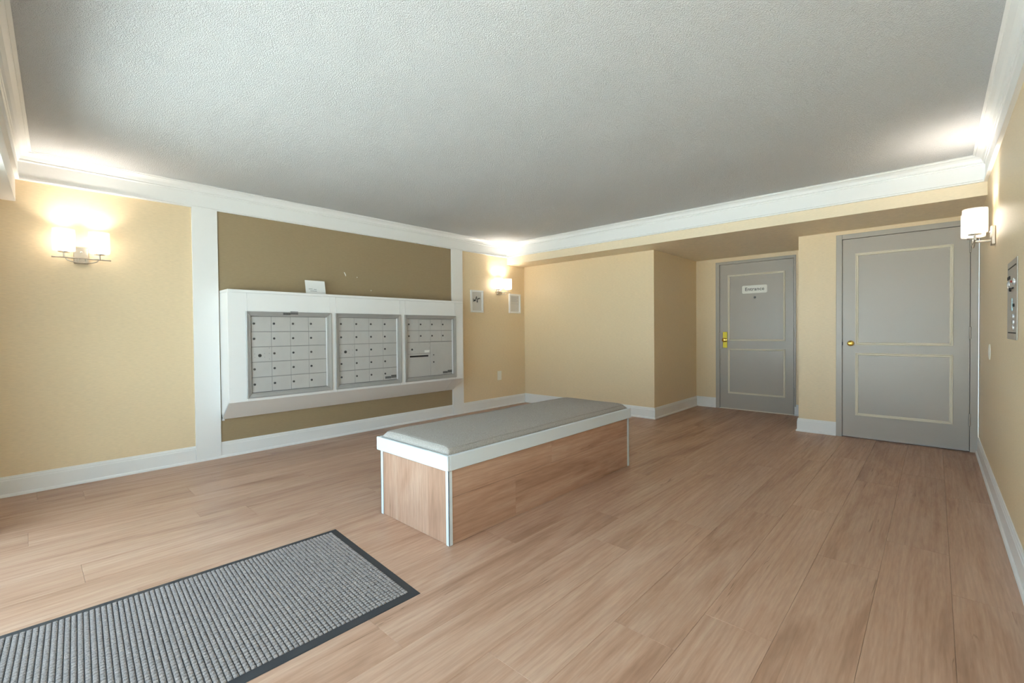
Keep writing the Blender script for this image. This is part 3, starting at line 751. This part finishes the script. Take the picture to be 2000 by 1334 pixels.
def pipe(u, v): 
    q = cush(u, v); return (q[0], q[1], q[2] + 0.001)
fu = lambda e: e / (cu1 - cu0); fv = lambda e: e / (cv1 - cv0)
for k in range(0, 31): pp.append(pipe(fu(.022) + (1 - 2 * fu(.022)) * k / 30, fv(.02)))
for k in range(1, 81): pp.append(pipe(1 - fu(.022), fv(.02) + (1 - 2 * fv(.02)) * k / 80))
for k in range(1, 31): pp.append(pipe(1 - fu(.022) - (1 - 2 * fu(.022)) * k / 30, 1 - fv(.02)))
for k in range(1, 81): pp.append(pipe(fu(.022), 1 - fv(.02) - (1 - 2 * fv(.02)) * k / 80))
MB().tube(pp, 0.0028, 6).build('piping', 'cushion', cu, True)

# ------------------------------------------------------------------ entrance mat
NE, NW, SW, SE = Vector((-1.628, 1.154)), Vector((-2.528, 1.208)), Vector((-2.588, -0.312)), Vector((-1.640, -0.366))
mt = thing('floor_mat', (-2.1, 0.45, 0), 'grey waffle-textured entrance mat with black rubber border', 'mat')
def mp(u, v):                        # u: west->east, v: south->north (0..1)
    a = SW.lerp(SE, u); b = NW.lerp(NE, u); return a.lerp(b, v)
WM, LM = 0.90, 1.52
def mq(u, v, z): q = mp(u, v); return (q.x, q.y, z)
bu, bv = 0.038 / WM, 0.036 / LM
def mring(e0, z0, e1, z1):
    a = [(e0 / WM, e0 / LM), (1 - e0 / WM, e0 / LM), (1 - e0 / WM, 1 - e0 / LM), (e0 / WM, 1 - e0 / LM)]
    b = [(e1 / WM, e1 / LM), (1 - e1 / WM, e1 / LM), (1 - e1 / WM, 1 - e1 / LM), (e1 / WM, 1 - e1 / LM)]
    return MB().add([mq(*q, z0) for q in a] + [mq(*q, z1) for q in b], [(i, (i + 1) % 4, 4 + (i + 1) % 4, 4 + i) for i in range(4)])
rb = mring(0, 0.0006, 0.004, 0.0028)
r2 = mring(0.004, 0.0028, 0.038, 0.0050); rb.add(r2.v, r2.f)
a = 0.038; rb.add([mq(a / WM, a / LM, 0.0050), mq(1 - a / WM, a / LM, 0.0050), mq(1 - a / WM, 1 - a / LM, 0.0050), mq(a / WM, 1 - a / LM, 0.0050)], [(0, 1, 2, 3)])
rb.build('rubber_border', 'rubber', mt, fixn=True)
nx, ny = 47, 82
nb_ = MB()
u0, u1, v0, v1 = 0.039 / WM, 1 - 0.039 / WM, 0.039 / LM, 1 - 0.039 / LM
rnd = random.Random(3)
for j in range(ny):
    for i in range(nx):
        a0, a1 = u0 + (u1 - u0) * (i + 0.13) / nx, u0 + (u1 - u0) * (i + 0.87) / nx
        c0, c1 = v0 + (v1 - v0) * (j + 0.08) / ny, v0 + (v1 - v0) * (j + 0.92) / ny
        h = 0.0098 + rnd.uniform(-0.0007, 0.0007); da, dc = (a1 - a0) * 0.20, (c1 - c0) * 0.20
        def rg(ka, z): return [mq(a0 + da * ka, c0 + dc * ka, z), mq(a1 - da * ka, c0 + dc * ka, z), mq(a1 - da * ka, c1 - dc * ka, z), mq(a0 + da * ka, c1 - dc * ka, z)]
        nb_.add(rg(0, 0.0050) + rg(0.25, h * 0.82) + rg(1, h), [(8, 9, 10, 11)] + [(q + k, q + (k + 1) % 4, q + 4 + (k + 1) % 4, q + 4 + k) for q in (0, 4) for k in range(4)])
cp = nb_.build('carpet_nubs', 'carpet', mt, fixn=False); cp['kind'] = 'stuff'
for q in cp.data.polygons: q.use_smooth = True
